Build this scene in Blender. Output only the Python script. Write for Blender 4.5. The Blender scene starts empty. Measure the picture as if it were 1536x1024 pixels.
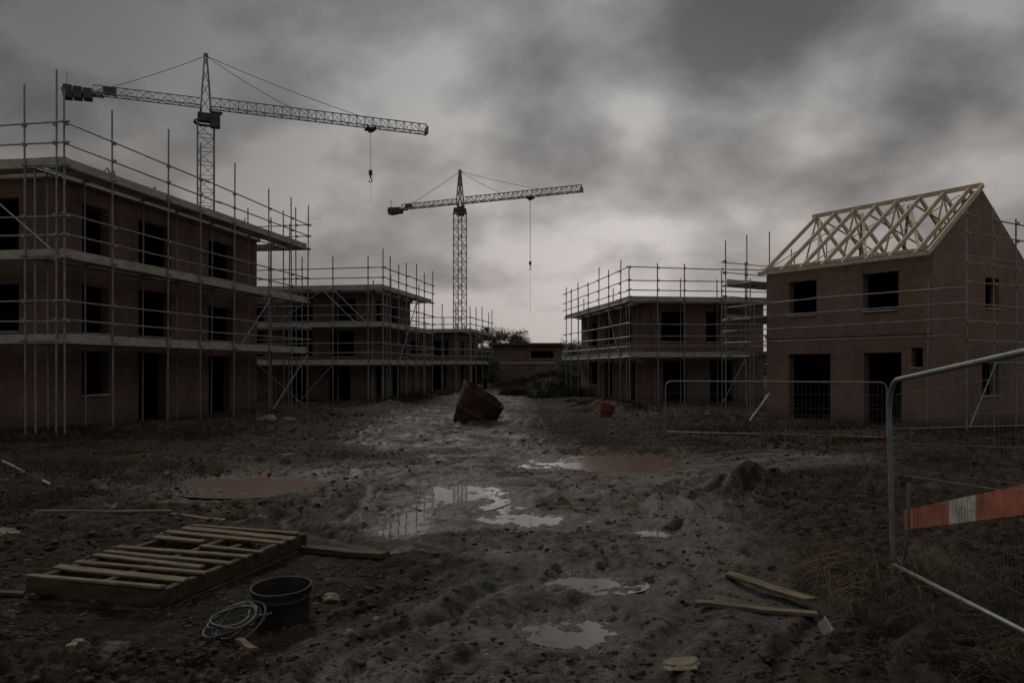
import bpy, math, random
import numpy as np
from mathutils import Vector, Matrix, Euler
from mathutils import noise as mn
R = random.Random(7)
scene = bpy.context.scene
COL = scene.collection

# ------------------------------------------------------------------ materials
def nt(name):
    m = bpy.data.materials.new(name); m.use_nodes = True
    t = m.node_tree; t.nodes.clear()
    o = t.nodes.new('ShaderNodeOutputMaterial'); b = t.nodes.new('ShaderNodeBsdfPrincipled')
    t.links.new(b.outputs[0], o.inputs[0])
    return m, t, b
def N(t, typ, **kw):
    n = t.nodes.new(typ)
    for k, v in kw.items(): setattr(n, k, v)
    return n
def ramp(t, fac, stops):
    r = N(t, 'ShaderNodeValToRGB'); e = r.color_ramp.elements
    while len(e) < len(stops): e.new(0.5)
    for i, (p, c) in enumerate(stops):
        e[i].position = p; e[i].color = (c[0], c[1], c[2], 1) if hasattr(c, '__len__') else (c, c, c, 1)
    t.links.new(fac, r.inputs[0]); return r.outputs[0]
def noise(t, vec, scale, detail=5, rough=.55, dist=0):
    n = N(t, 'ShaderNodeTexNoise'); n.inputs['Scale'].default_value = scale
    n.inputs['Detail'].default_value = detail; n.inputs['Roughness'].default_value = rough
    n.inputs['Distortion'].default_value = dist
    if vec is not None: t.links.new(vec, n.inputs['Vector'])
    return n.outputs['Fac']
def mixc(t, fac, a, b, mode='MIX'):
    m = N(t, 'ShaderNodeMix', data_type='RGBA', blend_type=mode)
    for sock, v in ((m.inputs[0], fac), (m.inputs[6], a), (m.inputs[7], b)):
        if isinstance(v, (int, float)): sock.default_value = v
        elif isinstance(v, (tuple, list)): sock.default_value = (v[0], v[1], v[2], 1)
        else: t.links.new(v, sock)
    return m.outputs[2]
def mth(t, op, a, b=None, clamp=False):
    m = N(t, 'ShaderNodeMath', operation=op); m.use_clamp = clamp
    for i, v in enumerate((a, b)):
        if v is None: continue
        if isinstance(v, (int, float)): m.inputs[i].default_value = v
        else: t.links.new(v, m.inputs[i])
    return m.outputs[0]
def bump(t, b, h, strength, dist=.02):
    n = N(t, 'ShaderNodeBump'); n.inputs['Strength'].default_value = strength
    n.inputs['Distance'].default_value = dist
    t.links.new(h, n.inputs['Height']); t.links.new(n.outputs[0], b.inputs['Normal'])
def simple(name, c1, c2, scale=6, rough=.7, metal=0, bmp=.3, stretch=(1, 1, 1), spec=.3):
    m, t, b = nt(name)
    tc = N(t, 'ShaderNodeTexCoord'); mp = N(t, 'ShaderNodeMapping')
    mp.inputs['Scale'].default_value = stretch
    t.links.new(tc.outputs['Object'], mp.inputs[0])
    f = noise(t, mp.outputs[0], scale, 6, .65)
    t.links.new(ramp(t, f, [(.3, c1), (.7, c2)]), b.inputs['Base Color'])
    b.inputs['Roughness'].default_value = rough; b.inputs['Metallic'].default_value = metal
    b.inputs['Specular IOR Level'].default_value = spec
    if bmp > .15:
        f2 = noise(t, mp.outputs[0], scale * 5, 4, .6); bump(t, b, f2, bmp, .01)
    return m
def brick(name, c1, c2, mortar, dirt=.6):
    m, t, b = nt(name)
    tc = N(t, 'ShaderNodeTexCoord'); s = N(t, 'ShaderNodeSeparateXYZ'); c = N(t, 'ShaderNodeCombineXYZ')
    t.links.new(tc.outputs['Object'], s.inputs[0])
    t.links.new(mth(t, 'ADD', s.outputs[0], s.outputs[1]), c.inputs[0]); t.links.new(s.outputs[2], c.inputs[1])
    br = N(t, 'ShaderNodeTexBrick')
    br.inputs['Color1'].default_value = (*c1, 1); br.inputs['Color2'].default_value = (*c2, 1)
    br.inputs['Mortar'].default_value = (*mortar, 1); br.inputs['Scale'].default_value = 1
    br.inputs['Brick Width'].default_value = .225; br.inputs['Row Height'].default_value = .075
    br.inputs['Mortar Size'].default_value = .007; br.inputs['Bias'].default_value = -.1
    t.links.new(c.outputs[0], br.inputs['Vector'])
    mp = N(t, 'ShaderNodeMapping'); mp.inputs['Scale'].default_value = (1, 1, .35); t.links.new(tc.outputs['Object'], mp.inputs[0])
    f = noise(t, mp.outputs[0], .9, 7, .68)
    f2 = noise(t, tc.outputs['Object'], 5, 5, .6)
    col = mixc(t, ramp(t, f, [(.38, 0), (.68, dirt)]), br.outputs['Color'], (.045, .038, .032))
    col = mixc(t, ramp(t, f2, [(.4, 0), (.75, .4)]), col, (.25, .185, .145))
    foot = ramp(t, mth(t, 'ADD', s.outputs[2], mth(t, 'MULTIPLY', f, .9)), [(.35, .75), (1.0, 0)])
    col = mixc(t, foot, col, (.035, .03, .026))
    t.links.new(col, b.inputs['Base Color'])
    b.inputs['Roughness'].default_value = .85; b.inputs['Specular IOR Level'].default_value = .2
    bump(t, b, mth(t, 'ADD', br.outputs['Fac'], mth(t, 'MULTIPLY', f2, -.6)), -.6, .01)
    return m

M = {}
M['brick'] = brick('brick_dusty_brown', (.20, .108, .076), (.125, .077, .058), (.19, .165, .135), .7)
M['brick2'] = brick('brick_house_brown', (.27, .160, .115), (.175, .108, .082), (.22, .19, .16), .5)
M['concrete'] = simple('concrete', (.21, .197, .176), (.42, .39, .35), 2.2, .85)
M['board'] = simple('weathered_deck_board', (.22, .195, .16), (.45, .405, .34), 3, .8, stretch=(1, 1, 3))
M['dark'] = simple('interior_shade_colour', (.008, .007, .006), (.02, .0175, .0155), 2, .9, bmp=0)  # room shade put into the colour, so openings read near-black
M['steel'] = simple('galvanised_steel', (.14, .147, .152), (.31, .32, .325), 4, .5, .4, .1)
M['fence'] = simple('galvanised_fence_tube', (.12, .135, .145), (.24, .265, .28), 9, .5, .4, .1)
M['wire'] = simple('dull_mesh_wire', (.07, .077, .08), (.16, .17, .175), 9, .75, .0, 0, spec=.15)
M['crane'] = simple('crane_grey_paint', (.15, .155, .155), (.28, .285, .285), 1, .6, .1, .05)
M['cranedark'] = simple('crane_dark', (.04, .042, .045), (.09, .09, .095), 1, .7)
M['cable'] = simple('steel_cable', (.03, .03, .032), (.06, .06, .062), 4, .7, bmp=0)
M['timber'] = simple('new_roof_timber', (.38, .305, .205), (.64, .535, .39), 5, .65)
M['oldwood'] = simple('muddy_old_wood', (.022, .0175, .012), (.09, .069, .045), 3.4, .85, bmp=.7, stretch=(1, 5, 5), spec=.15)
M['palewood'] = simple('pale_split_wood', (.036, .028, .018), (.22, .17, .11), 4.2, .85, bmp=.6, stretch=(1, 6, 6), spec=.15)
M['rust'] = simple('rusty_brown_steel', (.014, .0105, .009), (.085, .049, .034), 2.6, .85, 0, .9, spec=.12)
M['rustred'] = simple('red_rusted_lip', (.06, .024, .018), (.14, .045, .03), 5, .8)
M['orange'] = simple('orange_plastic', (.09, .030, .020), (.18, .05, .03), 4, .75)
M['boardorange'] = simple('orange_reflective', (.12, .042, .028), (.38, .11, .066), 7, .65)
M['boardwhite'] = simple('white_reflective', (.19, .175, .15), (.50, .47, .42), 7, .65)
M['black'] = simple('black_bucket_plastic', (.010, .008, .0065), (.040, .031, .023), 6, .8, spec=.2)
M['hose'] = simple('grey_green_hose', (.03, .034, .031), (.09, .097, .09), 9, .6)
M['stone'] = simple('pale_stone', (.08, .062, .042), (.22, .18, .13), 5, .85, bmp=.8)
M['clod'] = simple('mud_clod', (.015, .0105, .007), (.065, .046, .031), 5, .85, bmp=.8, spec=.14)
M['leaf'] = simple('dark_foliage', (.03, .032, .02), (.09, .088, .056), 1.5, .8, bmp=0)
M['bark'] = simple('bark', (.03, .026, .02), (.07, .06, .048), 4, .9)
M['grass'] = simple('olive_grass', (.026, .025, .013), (.088, .076, .039), 1.2, .9, bmp=0, spec=.08)
M['dry'] = simple('dry_grass', (.06, .048, .03), (.23, .185, .115), 1.8, .9, bmp=0, spec=.1)
M['membrane'] = simple('dark_roofing', (.04, .036, .031), (.10, .09, .078), 1, .8)

def water(name, col, ior, rough=.02):
    m, t, b = nt(name)
    tc = N(t, 'ShaderNodeTexCoord')
    b.inputs['Base Color'].default_value = (*col, 1); b.inputs['Roughness'].default_value = rough
    b.inputs['IOR'].default_value = ior
    bump(t, b, noise(t, tc.outputs['Object'], 4, 3, .5), .06, .02)
    return m
M['water'] = water('puddle_water', (.05, .042, .034), 1.9, .03)
M['murk'] = water('murky_brown_water', (.12, .074, .050), 1.38, .16)

# ------------------------------------------------------------------ mesh helpers
class MB:
    def __init__(s): s.v = []; s.f = []; s.m = []
    def quad(s, *p, mi=0):
        n = len(s.v); s.v += [tuple(q) for q in p]; s.f.append(tuple(range(n, n + len(p)))); s.m.append(mi)
    def box(s, c, d, rot=None, mi=0, bev=0):
        c = Vector(c); hx, hy, hz = d[0] / 2, d[1] / 2, d[2] / 2
        P = [Vector((x, y, z)) for z in (-hz, hz) for y in (-hy, hy) for x in (-hx, hx)]
        if rot is not None: P = [rot @ p for p in P]
        n = len(s.v); s.v += [tuple(c + p) for p in P]
        for q in ((0, 2, 3, 1), (4, 5, 7, 6), (0, 1, 5, 4), (2, 6, 7, 3), (0, 4, 6, 2), (1, 3, 7, 5)):
            s.f.append(tuple(n + i for i in q)); s.m.append(mi)
    def beam(s, a, b, w, h, up=Vector((0, 0, 1)), mi=0):
        a = Vector(a); b = Vector(b); x = (b - a); L = x.length; x.normalize()
        y = Vector(up).cross(x)
        if y.length < 1e-4: y = Vector((0, 1, 0)).cross(x)
        y.normalize(); z = x.cross(y)
        s.box((a + b) / 2, (L, w, h), Matrix((x, y, z)).transposed(), mi)
    def tube(s, a, b, r, n=6, r2=None, cap=True, mi=0):
        a = Vector(a); b = Vector(b); x = (b - a).normalized(); r2 = r if r2 is None else r2
        u = x.orthogonal().normalized(); w = x.cross(u); k = len(s.v)
        for p, rr in ((a, r), (b, r2)):
            for i in range(n):
                t = 2 * math.pi * i / n; s.v.append(tuple(p + u * math.cos(t) * rr + w * math.sin(t) * rr))
        for i in range(n):
            j = (i + 1) % n; s.f.append((k + i, k + j, k + n + j, k + n + i)); s.m.append(mi)
        if cap:
            s.f.append(tuple(k + i for i in range(n))[::-1]); s.f.append(tuple(k + n + i for i in range(n))); s.m += [mi, mi]
    def path(s, pts, r, n=6, closed=False, mi=0):
        pts = [Vector(p) for p in pts]; k = len(s.v); L = len(pts); u = None
        for i, p in enumerate(pts):
            if closed: d = pts[(i + 1) % L] - pts[i - 1]
            else: d = pts[min(i + 1, L - 1)] - pts[max(i - 1, 0)]
            d.normalize()
            if u is None: u = d.orthogonal().normalized()
            else: u = (u - d * u.dot(d)).normalized()
            w = d.cross(u)
            rr = r[i] if hasattr(r, '__len__') else r
            for q in range(n):
                t = 2 * math.pi * q / n; s.v.append(tuple(p + u * math.cos(t) * rr + w * math.sin(t) * rr))
        for i in range(L if closed else L - 1):
            a = k + i * n; b = k + ((i + 1) % L) * n
            for q in range(n):
                q2 = (q + 1) % n; s.f.append((a + q, a + q2, b + q2, b + q)); s.m.append(mi)
    def lathe(s, prof, n=32, mi=0, jit=0, seed=1):
        k = len(s.v)
        for r, z in prof:
            for i in range(n):
                t = 2 * math.pi * i / n; rr = r * (1 + jit * math.sin(t * 2 + z * 2.2) + jit * .7 * math.sin(t * 5 + z * 3)); s.v.append((rr * math.cos(t), rr * math.sin(t), z))
        for j in range(len(prof) - 1):
            for i in range(n):
                i2 = (i + 1) % n; s.f.append((k + j * n + i, k + j * n + i2, k + (j + 1) * n + i2, k + (j + 1) * n + i)); s.m.append(mi)
    def done(s, name, mats, parent=None, smooth=False, bevel=0, **props):
        me = bpy.data.meshes.new(name); me.from_pydata(s.v, [], s.f)
        for m in (mats if isinstance(mats, list) else [mats]): me.materials.append(m)
        if max(s.m, default=0) > 0: me.polygons.foreach_set('material_index', s.m)
        if smooth: me.polygons.foreach_set('use_smooth', [True] * len(me.polygons))
        me.update()
        o = bpy.data.objects.new(name, me); COL.objects.link(o)
        if parent: o.parent = parent
        if bevel:
            b = o.modifiers.new('b', 'BEVEL'); b.width = bevel; b.segments = 1
        for k2, v2 in props.items(): o[k2] = v2
        return o
def empty(name, loc, ang, label, category, group=None):
    e = bpy.data.objects.new(name, None); COL.objects.link(e); e.empty_display_size = .3
    e.location = loc; e.rotation_euler = (0, 0, ang)
    e['label'] = label; e['category'] = category
    if group: e['group'] = group
    return e

# ------------------------------------------------------------------ terrain
def vn(x, y, s):
    xi = np.floor(x); yi = np.floor(y); fx = x - xi; fy = y - yi
    fx = fx * fx * (3 - 2 * fx); fy = fy * fy * (3 - 2 * fy)
    def h(a, b):
        v = np.sin(a * 127.1 + b * 311.7 + s * 74.7) * 43758.5453; return v - np.floor(v)
    return (h(xi, yi) * (1 - fx) + h(xi + 1, yi) * fx) * (1 - fy) + (h(xi, yi + 1) * (1 - fx) + h(xi + 1, yi + 1) * fx) * fy
def fbm(x, y, f, o, s):
    a = 1; tot = 0; v = 0
    for i in range(o):
        c, sn = math.cos(i * .7), math.sin(i * .7)
        v = v + a * vn((x * c - y * sn) * f, (x * sn + y * c) * f, s + i * 3); tot += a; a *= .52; f *= 2.07
    return v / tot
def sst(a, b, x):
    t = np.clip((x - a) / (b - a), 0, 1); return t * t * (3 - 2 * t)
PUD = [(-.72, 11.3, .48, .85, 0), (.18, 9.55, .68, .34, 0), (-1.2, 9.2, .20, .55, 0), (.78, 15.1, .50, .75, 0), (2.1, 15.0, .80, 1.0, 1),
       (.68, 6.7, .30, .19, 0), (.42, 5.5, .23, .20, 0), (1.56, 8.8, .15, .2, 0), (-3.95, 12.4, .85, .85, 1), (-.2, 10.4, .26, .28, 0)]
TR = [[(.25, 1), (.35, 4.8), (1.0, 7.2), (1.25, 10.2), (1.1, 13.4), (-.9, 15.6), (-2.7, 20), (-2.9, 31), (-2.2, 50), (-1.8, 62)],
      [(1.2, 11), (2.6, 13.5), (5, 15.4)], [(-.9, 9.5), (-.9, 12), (-.2, 16), (-1.0, 21), (-1.0, 32), (-.8, 48)], [(-2, 14), (0, 13.2), (3, 14.5)]]
MND = [(3.6, 12.0, .55, .35, .22), (6.0, 26.3, 3, .9, .3), (-9, 22, 4, .8, .25), (-5.2, 33, 1.2, 3, .3), (3.0, 60, 3.4, 5, 1.0), (-7, 28, 2.5, 1.0, .3), (-1.0, 24.9, .9, .35, .12),
       (4.0, 33, 1.3, 3, .35), (-7.5, 11.5, 1.5, 1.5, .15), (4.8, 7, 1.3, 3.0, .12), (1.9, 31, 1.0, 1.2, .15), (2.3, 9.2, .7, .5, .06), (5.5, 12.5, 2.2, .9, .15), (9, 15, 3, 1, .2), (2.5, 11, .5, 1.5, .06)]
FLT = [(-2.85, 6.85, 1.7), (-1.75, 5.5, .55), (1.9, 6.1, .6), (-1.6, 7.5, .6)]
def trackd(x, y):
    best = np.full(np.shape(x), 1e9)
    for pl in TR:
        for (x0, y0), (x1, y1) in zip(pl[:-1], pl[1:]):
            dx, dy = x1 - x0, y1 - y0
            t = np.clip(((x - x0) * dx + (y - y0) * dy) / (dx * dx + dy * dy), 0, 1)
            best = np.minimum(best, np.hypot(x - x0 - t * dx, y - y0 - t * dy))
    return best
def terrain(x, y, full=False):
    x = np.asarray(x, float); y = np.asarray(y, float)
    d = trackd(x + (fbm(x, y, .45, 3, 9) - .5) * 1.2, y + (fbm(x, y, .45, 3, 19) - .5) * 1.2)
    tr = sst(2.2, .6, d + (fbm(x, y, .9, 4, 55) - .5) * 1.6)
    near = sst(30, 8, y)
    h = .03 + (fbm(x, y, .16, 3, 1) - .5) * .06 + (fbm(x, y, .8, 4, 2) - .5) * (.05 + .05 * near)
    ch = np.abs(fbm(x, y, 2.3, 5, 3) * 2 - 1); ch3 = np.abs(fbm(x, y, 6.0, 4, 23) * 2 - 1); ch2 = fbm(x, y, 12, 3, 5) - .5
    ch4 = np.abs(fbm(x, y, 19, 2, 41) * 2 - 1) - .3
    lump = sst(.52, .72, fbm(x, y, 7.0, 3, 91)); patch = sst(.40, .62, fbm(x, y, .5, 3, 66))
    rough = (1 - .66 * tr) * (.55 + .65 * patch)
    h = h + rough * (.095 * (ch - .2) + .085 * (ch3 - .2) + .08 * ch2 + .04 * ch4 + .03 * lump) - tr * .015
    wv = d + (fbm(x, y, .3, 2, 77) - .5) * .5
    rutm = sst(2.6, 1.9, d) * sst(.28, .50, fbm(x, y, .45, 3, 60))
    R_ = 0
    for c, w_, a in ((.24, .07, .02), (.42, .08, -.05), (.60, .07, .038), (.80, .05, -.02), (1.02, .07, .035), (1.20, .09, -.062), (1.40, .07, .048), (1.6, .05, .015), (1.8, .08, -.04), (1.98, .07, .035)):
        R_ = R_ + a * np.exp(-((wv - c) / w_) ** 2)
    h = h + rutm * R_ * (.6 + .8 * vn(x * 9, y * 9, 5))
    for mx, my, rx, ry, mh in MND:
        e = ((x - mx) / rx) ** 2 + ((y - my) / ry) ** 2
        h = h + mh * np.exp(-e * 1.3) * (.4 + 1.2 * fbm(x, y, 2.2, 4, 8))
    for fx, fy, fr_ in FLT:
        w = sst(1.1, .6, np.hypot(x - fx, y - fy) / fr_); h = h * (1 - .7 * w) + .7 * w * .01
    h = np.maximum(h, -.015 + .02 * ch2)
    wet = np.zeros_like(h)
    nz = (fbm(x, y, 1.7, 4, 6) - .5) * 3.6; n7 = (fbm(x, y, 5, 4, 12) - .5); n15 = fbm(x, y, 14, 3, 15) - .5
    for cx, cy, rx, ry, k in PUD:
        e0 = ((x - cx) / rx) ** 2 + ((y - cy) / ry) ** 2
        wb = sst(6, 2.0, e0 * .8); h = h * (1 - .8 * wb) + .8 * wb * (-.018 + .055 * ch2)
        e = e0 * (1 + np.clip(nz, -.7, .9)) + 2.6 * n7 + 2.0 * n15
        w = sst(2.3, .5, e); h = h * (1 - w) + w * ((-.062 if k else -.046) + .05 * n7 + .045 * n15)
        wet = np.maximum(wet, sst(6, 1, e) * (.5 if k else 1))
    if full: return h, tr, wet, np.clip(rough * (ch * .8 + ch3 * .8 + lump * .35 + ch4 * .5) + np.maximum(R_, 0) * rutm * 8, 0, 1), np.clip(-R_ * rutm * 16, 0, 1)
    return h, tr, wet
def H(x, y): return float(terrain(np.array([x]), np.array([y]))[0][0])

rows = [-40, -15, -5, -1, .5]
yy = 1.4
while yy < 110: rows.append(yy); yy *= 1.0044 if yy < 26 else 1.012
rows += [130, 170, 240, 400, 800, 1600, 3500]
rows = np.array(rows); NC = 860
u = np.linspace(-1, 1, NC); u = u * (.7 + .3 * u * u)
Wd = 4 + 1.15 * np.maximum(rows, 0); Wd[rows < 1] = 12
X = u[None, :] * Wd[:, None]; Y = np.repeat(rows[:, None], NC, 1)
h, tr, wet, hi, rut = terrain(X, Y, True)
nr = len(rows)
verts = np.stack([X.ravel(), Y.ravel(), h.ravel()], 1)
idx = np.arange(nr * NC).reshape(nr, NC)
faces = np.stack([idx[:-1, :-1].ravel(), idx[:-1, 1:].ravel(), idx[1:, 1:].ravel(), idx[1:, :-1].ravel()], 1)
me = bpy.data.meshes.new('ground')
me.vertices.add(len(verts)); me.vertices.foreach_set('co', verts.ravel())
me.loops.add(faces.size); me.loops.foreach_set('vertex_index', faces.ravel())
me.polygons.add(len(faces)); me.polygons.foreach_set('loop_start', np.arange(len(faces)) * 4)
me.polygons.foreach_set('use_smooth', np.ones(len(faces), bool))
bank = sst(40, 50, Y) * (1 - tr)
for nm, ar in (('track', tr), ('wet', wet), ('high', hi), ('rut', rut), ('bank', bank)):
    a = me.attributes.new(nm, 'FLOAT', 'POINT'); a.data.foreach_set('value', ar.ravel())
me.update(); me.validate()
g = bpy.data.objects.new('ground', me); COL.objects.link(g); g['kind'] = 'structure'
m, t, b = nt('churned_mud')
tc = N(t, 'ShaderNodeTexCoord'); o = tc.outputs['Object']
A = lambda n_: N(t, 'ShaderNodeAttribute', attribute_name=n_).outputs['Fac']
at, aw, ah, ar_, ab = A('track'), A('wet'), A('high'), A('rut'), A('bank')
f1 = noise(t, o, .8, 8, .7, .5); f2 = noise(t, o, 6, 8, .75); f3 = noise(t, o, 34, 4, .65)
base = ramp(t, f1, [(.34, (.014, .0098, .0066)), (.5, (.033, .0235, .0156)), (.66, (.085, .062, .043))])
base = mixc(t, ramp(t, f2, [(.42, 0), (.56, .75)]), base, (.0125, .0088, .0059))
trk = mth(t, 'MULTIPLY', at, ramp(t, f1, [(.38, .10), (.54, 1)]), True)
light = ramp(t, f2, [(.41, (.042, .033, .025)), (.57, (.185, .152, .118))])
base = mixc(t, mth(t, 'MULTIPLY', trk, .9), base, light)
base = mixc(t, mth(t, 'MULTIPLY', ramp(t, ah, [(.22, 0), (.6, 1)]), .5), base, (.105, .078, .055))
base = mixc(t, ramp(t, ah, [(.03, .6), (.2, 0)]), base, (.011, .008, .0056))
base = mixc(t, mth(t, 'MULTIPLY', ar_, .75), base, (.015, .0115, .0085))
base = mixc(t, mth(t, 'MULTIPLY', aw, .65), base, (.027, .0195, .0138))
base = mixc(t, mth(t, 'MULTIPLY', ab, .7), base, (.026, .0225, .013))
peb = ramp(t, f3, [(.62, 0), (.68, .5)])
base = mixc(t, peb, base, (.12, .094, .07))
t.links.new(base, b.inputs['Base Color'])
slick = mth(t, 'MULTIPLY', at, ramp(t, f1, [(.42, .9), (.55, .05)]))
wetness = mth(t, 'MAXIMUM', mth(t, 'MAXIMUM', slick, mth(t, 'MULTIPLY', ar_, .7)), mth(t, 'MULTIPLY', aw, .9))
wetness = mth(t, 'MAXIMUM', wetness, ramp(t, noise(t, o, 1.7, 5, .6), [(.59, 0), (.69, .55)]))
t.links.new(mth(t, 'SUBTRACT', .88, mth(t, 'MULTIPLY', wetness, .48)), b.inputs['Roughness'])
t.links.new(mth(t, 'ADD', .08, mth(t, 'MULTIPLY', wetness, .48)), b.inputs['Specular IOR Level'])
hh = mth(t, 'ADD', f2, mth(t, 'MULTIPLY', f3, .55))
bump(t, b, hh, 1.0, .085)
me.materials.append(m)

for i, (cx, cy, rx, ry, k) in enumerate(PUD):
    mb = MB(); n = 28
    mb.quad(*[(cx + 1.6 * rx * math.cos(2 * math.pi * q / n), cy + 1.6 * ry * math.sin(2 * math.pi * q / n), -.0285 - .0011 * i + (.012 if k else 0)) for q in range(n)])
    mb.done('puddle', M['murk' if k else 'water'], kind='structure')

# ------------------------------------------------------------------ buildings
def wall(parent, org, ang, L, Hh, ops, mat, th=.28, name='wall', z0=-.3):
    us = sorted({0, L, *[o[0] for o in ops], *[o[1] for o in ops]}); zs = sorted({z0, Hh, *[o[2] for o in ops], *[o[3] for o in ops]})
    def solid(i, j):
        if i < 0 or j < 0 or i >= len(us) - 1 or j >= len(zs) - 1: return False
        a = (us[i] + us[i + 1]) / 2; c = (zs[j] + zs[j + 1]) / 2
        return not any(o[0] < a < o[1] and o[2] < c < o[3] for o in ops)
    mb = MB()
    for i in range(len(us) - 1):
        for j in range(len(zs) - 1):
            if not solid(i, j): continue
            a, c, e, f = us[i], us[i + 1], zs[j], zs[j + 1]
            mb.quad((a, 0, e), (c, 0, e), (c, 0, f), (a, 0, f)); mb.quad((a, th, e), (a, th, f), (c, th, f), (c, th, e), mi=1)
            if not solid(i - 1, j): mb.quad((a, 0, e), (a, 0, f), (a, th, f), (a, th, e))
            if not solid(i + 1, j): mb.quad((c, 0, e), (c, th, e), (c, th, f), (c, 0, f))
            if not solid(i, j - 1): mb.quad((a, 0, e), (a, th, e), (c, th, e), (c, 0, e))
            if not solid(i, j + 1): mb.quad((a, 0, f), (c, 0, f), (c, th, f), (a, th, f))
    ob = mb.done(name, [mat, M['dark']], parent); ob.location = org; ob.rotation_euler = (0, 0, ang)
    for o_ in ops:
        l = MB(); l.box(((o_[0] + o_[1]) / 2, .045, o_[3] + .075), (o_[1] - o_[0] + .24, .11, .14))
        lo = l.done('lintel', mat, parent); lo.location = org; lo.rotation_euler = (0, 0, ang)
        if o_[2] > .3:
            l = MB(); l.box(((o_[0] + o_[1]) / 2, .03, o_[2] + .018), (o_[1] - o_[0] + .0, .16, .05))
            lo = l.done('window_sill', M['board'], parent); lo.location = org; lo.rotation_euler = (0, 0, ang)
    return ob
def block(parent, L, W, Hh, mat, front=(), left=(), right=(), back=(), slabs=(), roof=True, th=.28):
    pi = math.pi
    wall(parent, (0, 0, 0), 0, L, Hh, list(front), mat, th)
    wall(parent, (0, W - th, 0), -pi / 2, W - 2 * th, Hh, [(W - th - b_, W - th - a_, c, d) for a_, b_, c, d in left], mat, th)
    wall(parent, (L, th, 0), pi / 2, W - 2 * th, Hh, list(right), mat, th)
    wall(parent, (L, W, 0), pi, L, Hh, list(back), mat, th)
    for z in slabs:
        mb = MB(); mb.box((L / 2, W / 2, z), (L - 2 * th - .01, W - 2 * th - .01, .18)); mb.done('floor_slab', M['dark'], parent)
    if roof:
        mb = MB(); mb.box((L / 2, W / 2, Hh + .11), (L + .24, W + .24, .216)); mb.done('roof_slab', M['concrete'], parent, bevel=.015)
    mb = MB(); mb.box((L / 2, W * .45, Hh / 2), (L - 2 * th - .02, .12, Hh - .25)); mb.done('darkening_partition', M['dark'], parent)  # unseen partition added to keep the rooms behind the openings dark

def scaffold(parent, runs, seed=1, r=.028):
    rr = random.Random(seed)
    for run in runs:
        a = Vector((*run['a'], 0)); bb = Vector((*run['b'], 0)); inn = Vector((*run['inn'], 0)).normalized(); d = (bb - a); L = d.length; d.normalize()
        w = run.get('w', .95); decks = run['decks']; top = run['top']; posts = run['posts']; ds = run.get('ds', 0); de = run.get('de', L)
        z00 = -.3
        for s in posts:
            p = a + d * s; j = Vector((rr.uniform(-.05, .05), rr.uniform(-.05, .05), 0))
            mb = MB(); mb.tube(p + Vector((0, 0, z00)), p + j + Vector((0, 0, top + rr.uniform(-.3, .35))), r)
            mb.done('upright_pole', M['steel'], parent)
            if run.get('inner', True) and s >= ds:
                q = p + inn * (w + rr.uniform(-.02, .02)) + d * .12; mb = MB()
                mb.tube(q + Vector((0, 0, z00)), q + j + Vector((0, 0, decks[-1] + rr.choice([.1, .1, .5, 1.1]))), r)
                mb.done('upright_pole', M['steel'], parent)
        for k, z in enumerate(decks):
            ex = .18
            for off, nm in ((0, 'ledger_pole'), (w, 'ledger_pole')):
                if off and not run.get('deck', True): continue
                o1 = ex if off == 0 else -ds
                mb = MB(); mb.tube(a - d * o1 + inn * off + Vector((0, 0, z - .09)), bb + d * ex + inn * off + Vector((0, 0, z - .09 + rr.uniform(-.02, .02))), r)
                mb.done(nm, M['steel'], parent)
            for dz in run.get('rails', (.5, 1.0)):
                mb = MB()
                mid = a + d * L * rr.uniform(.4, .6); o2 = Vector((0, 0, z + dz)); e1, e2, e3 = [Vector((0, 0, rr.uniform(-.04, .04))) for _ in range(3)]
                mb.tube(a - d * ex - inn * .05 + o2 + e1, mid + d * .3 - inn * .05 + o2 + e2, r * .9)
                mb.tube(mid - d * .1 - inn * .11 + o2 + e2, bb + d * ex - inn * .08 + o2 + e3, r * .9)
                for s in posts: mb.box(a + d * s - inn * .04 + o2, (.09, .09, .09))
                mb.done('guard_rail', M['steel'], parent)
            if not run.get('deck', True): continue
            for s in posts:
                if s < ds: continue
                mb = MB(); mb.tube(a + d * s - inn * .15 + Vector((0, 0, z - .04)), a + d * s + inn * (w + .12) + Vector((0, 0, z - .04)), r)
                mb.done('transom_pole', M['steel'], parent)
            if de - ds < .3: continue
            mb = MB(); nb = 4; bw = (w - .12) / nb
            for i in range(nb):
                s0 = ds + .02
                while s0 < de - .2:
                    s1 = min(de, s0 + rr.uniform(3.2, 3.9))
                    c = a + d * (s0 + s1) / 2 + inn * (.1 + bw * (i + .5)); x = d; y = Vector((0, 0, 1)).cross(x)
                    mb.box(c + Vector((0, 0, z + .02 + rr.uniform(-.006, .01))), (s1 - s0 - .02, bw - .015, .04), Matrix((x, y, Vector((0, 0, 1)))).transposed())
                    s0 = s1
            mb.done('deck_boards', M['board'], parent)
            if run.get('toe', True):
                mb = MB(); x = d; y = Vector((0, 0, 1)).cross(x); s0 = 0
                while s0 < L - .1:
                    s1 = min(L, s0 + rr.uniform(2.5, 3.9)); tz = rr.uniform(-.015, .015)
                    mb.box(a + d * (s0 + s1) / 2 + inn * .055 + Vector((0, 0, z + .04 + tz)), (s1 - s0 - .015, .035, .25), Matrix((x, y, Vector((0, 0, 1)))).transposed())
                    s0 = s1
                mb.done('toe_board', M['board'], parent)
        for (s0, z0, s1, z1) in run.get('braces', ()):
            mb = MB(); mb.tube(a + d * s0 - inn * .09 + Vector((0, 0, z0)), a + d * s1 - inn * .09 + Vector((0, 0, z1)), r * .9); mb.done('brace_pole', M['steel'], parent)

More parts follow.
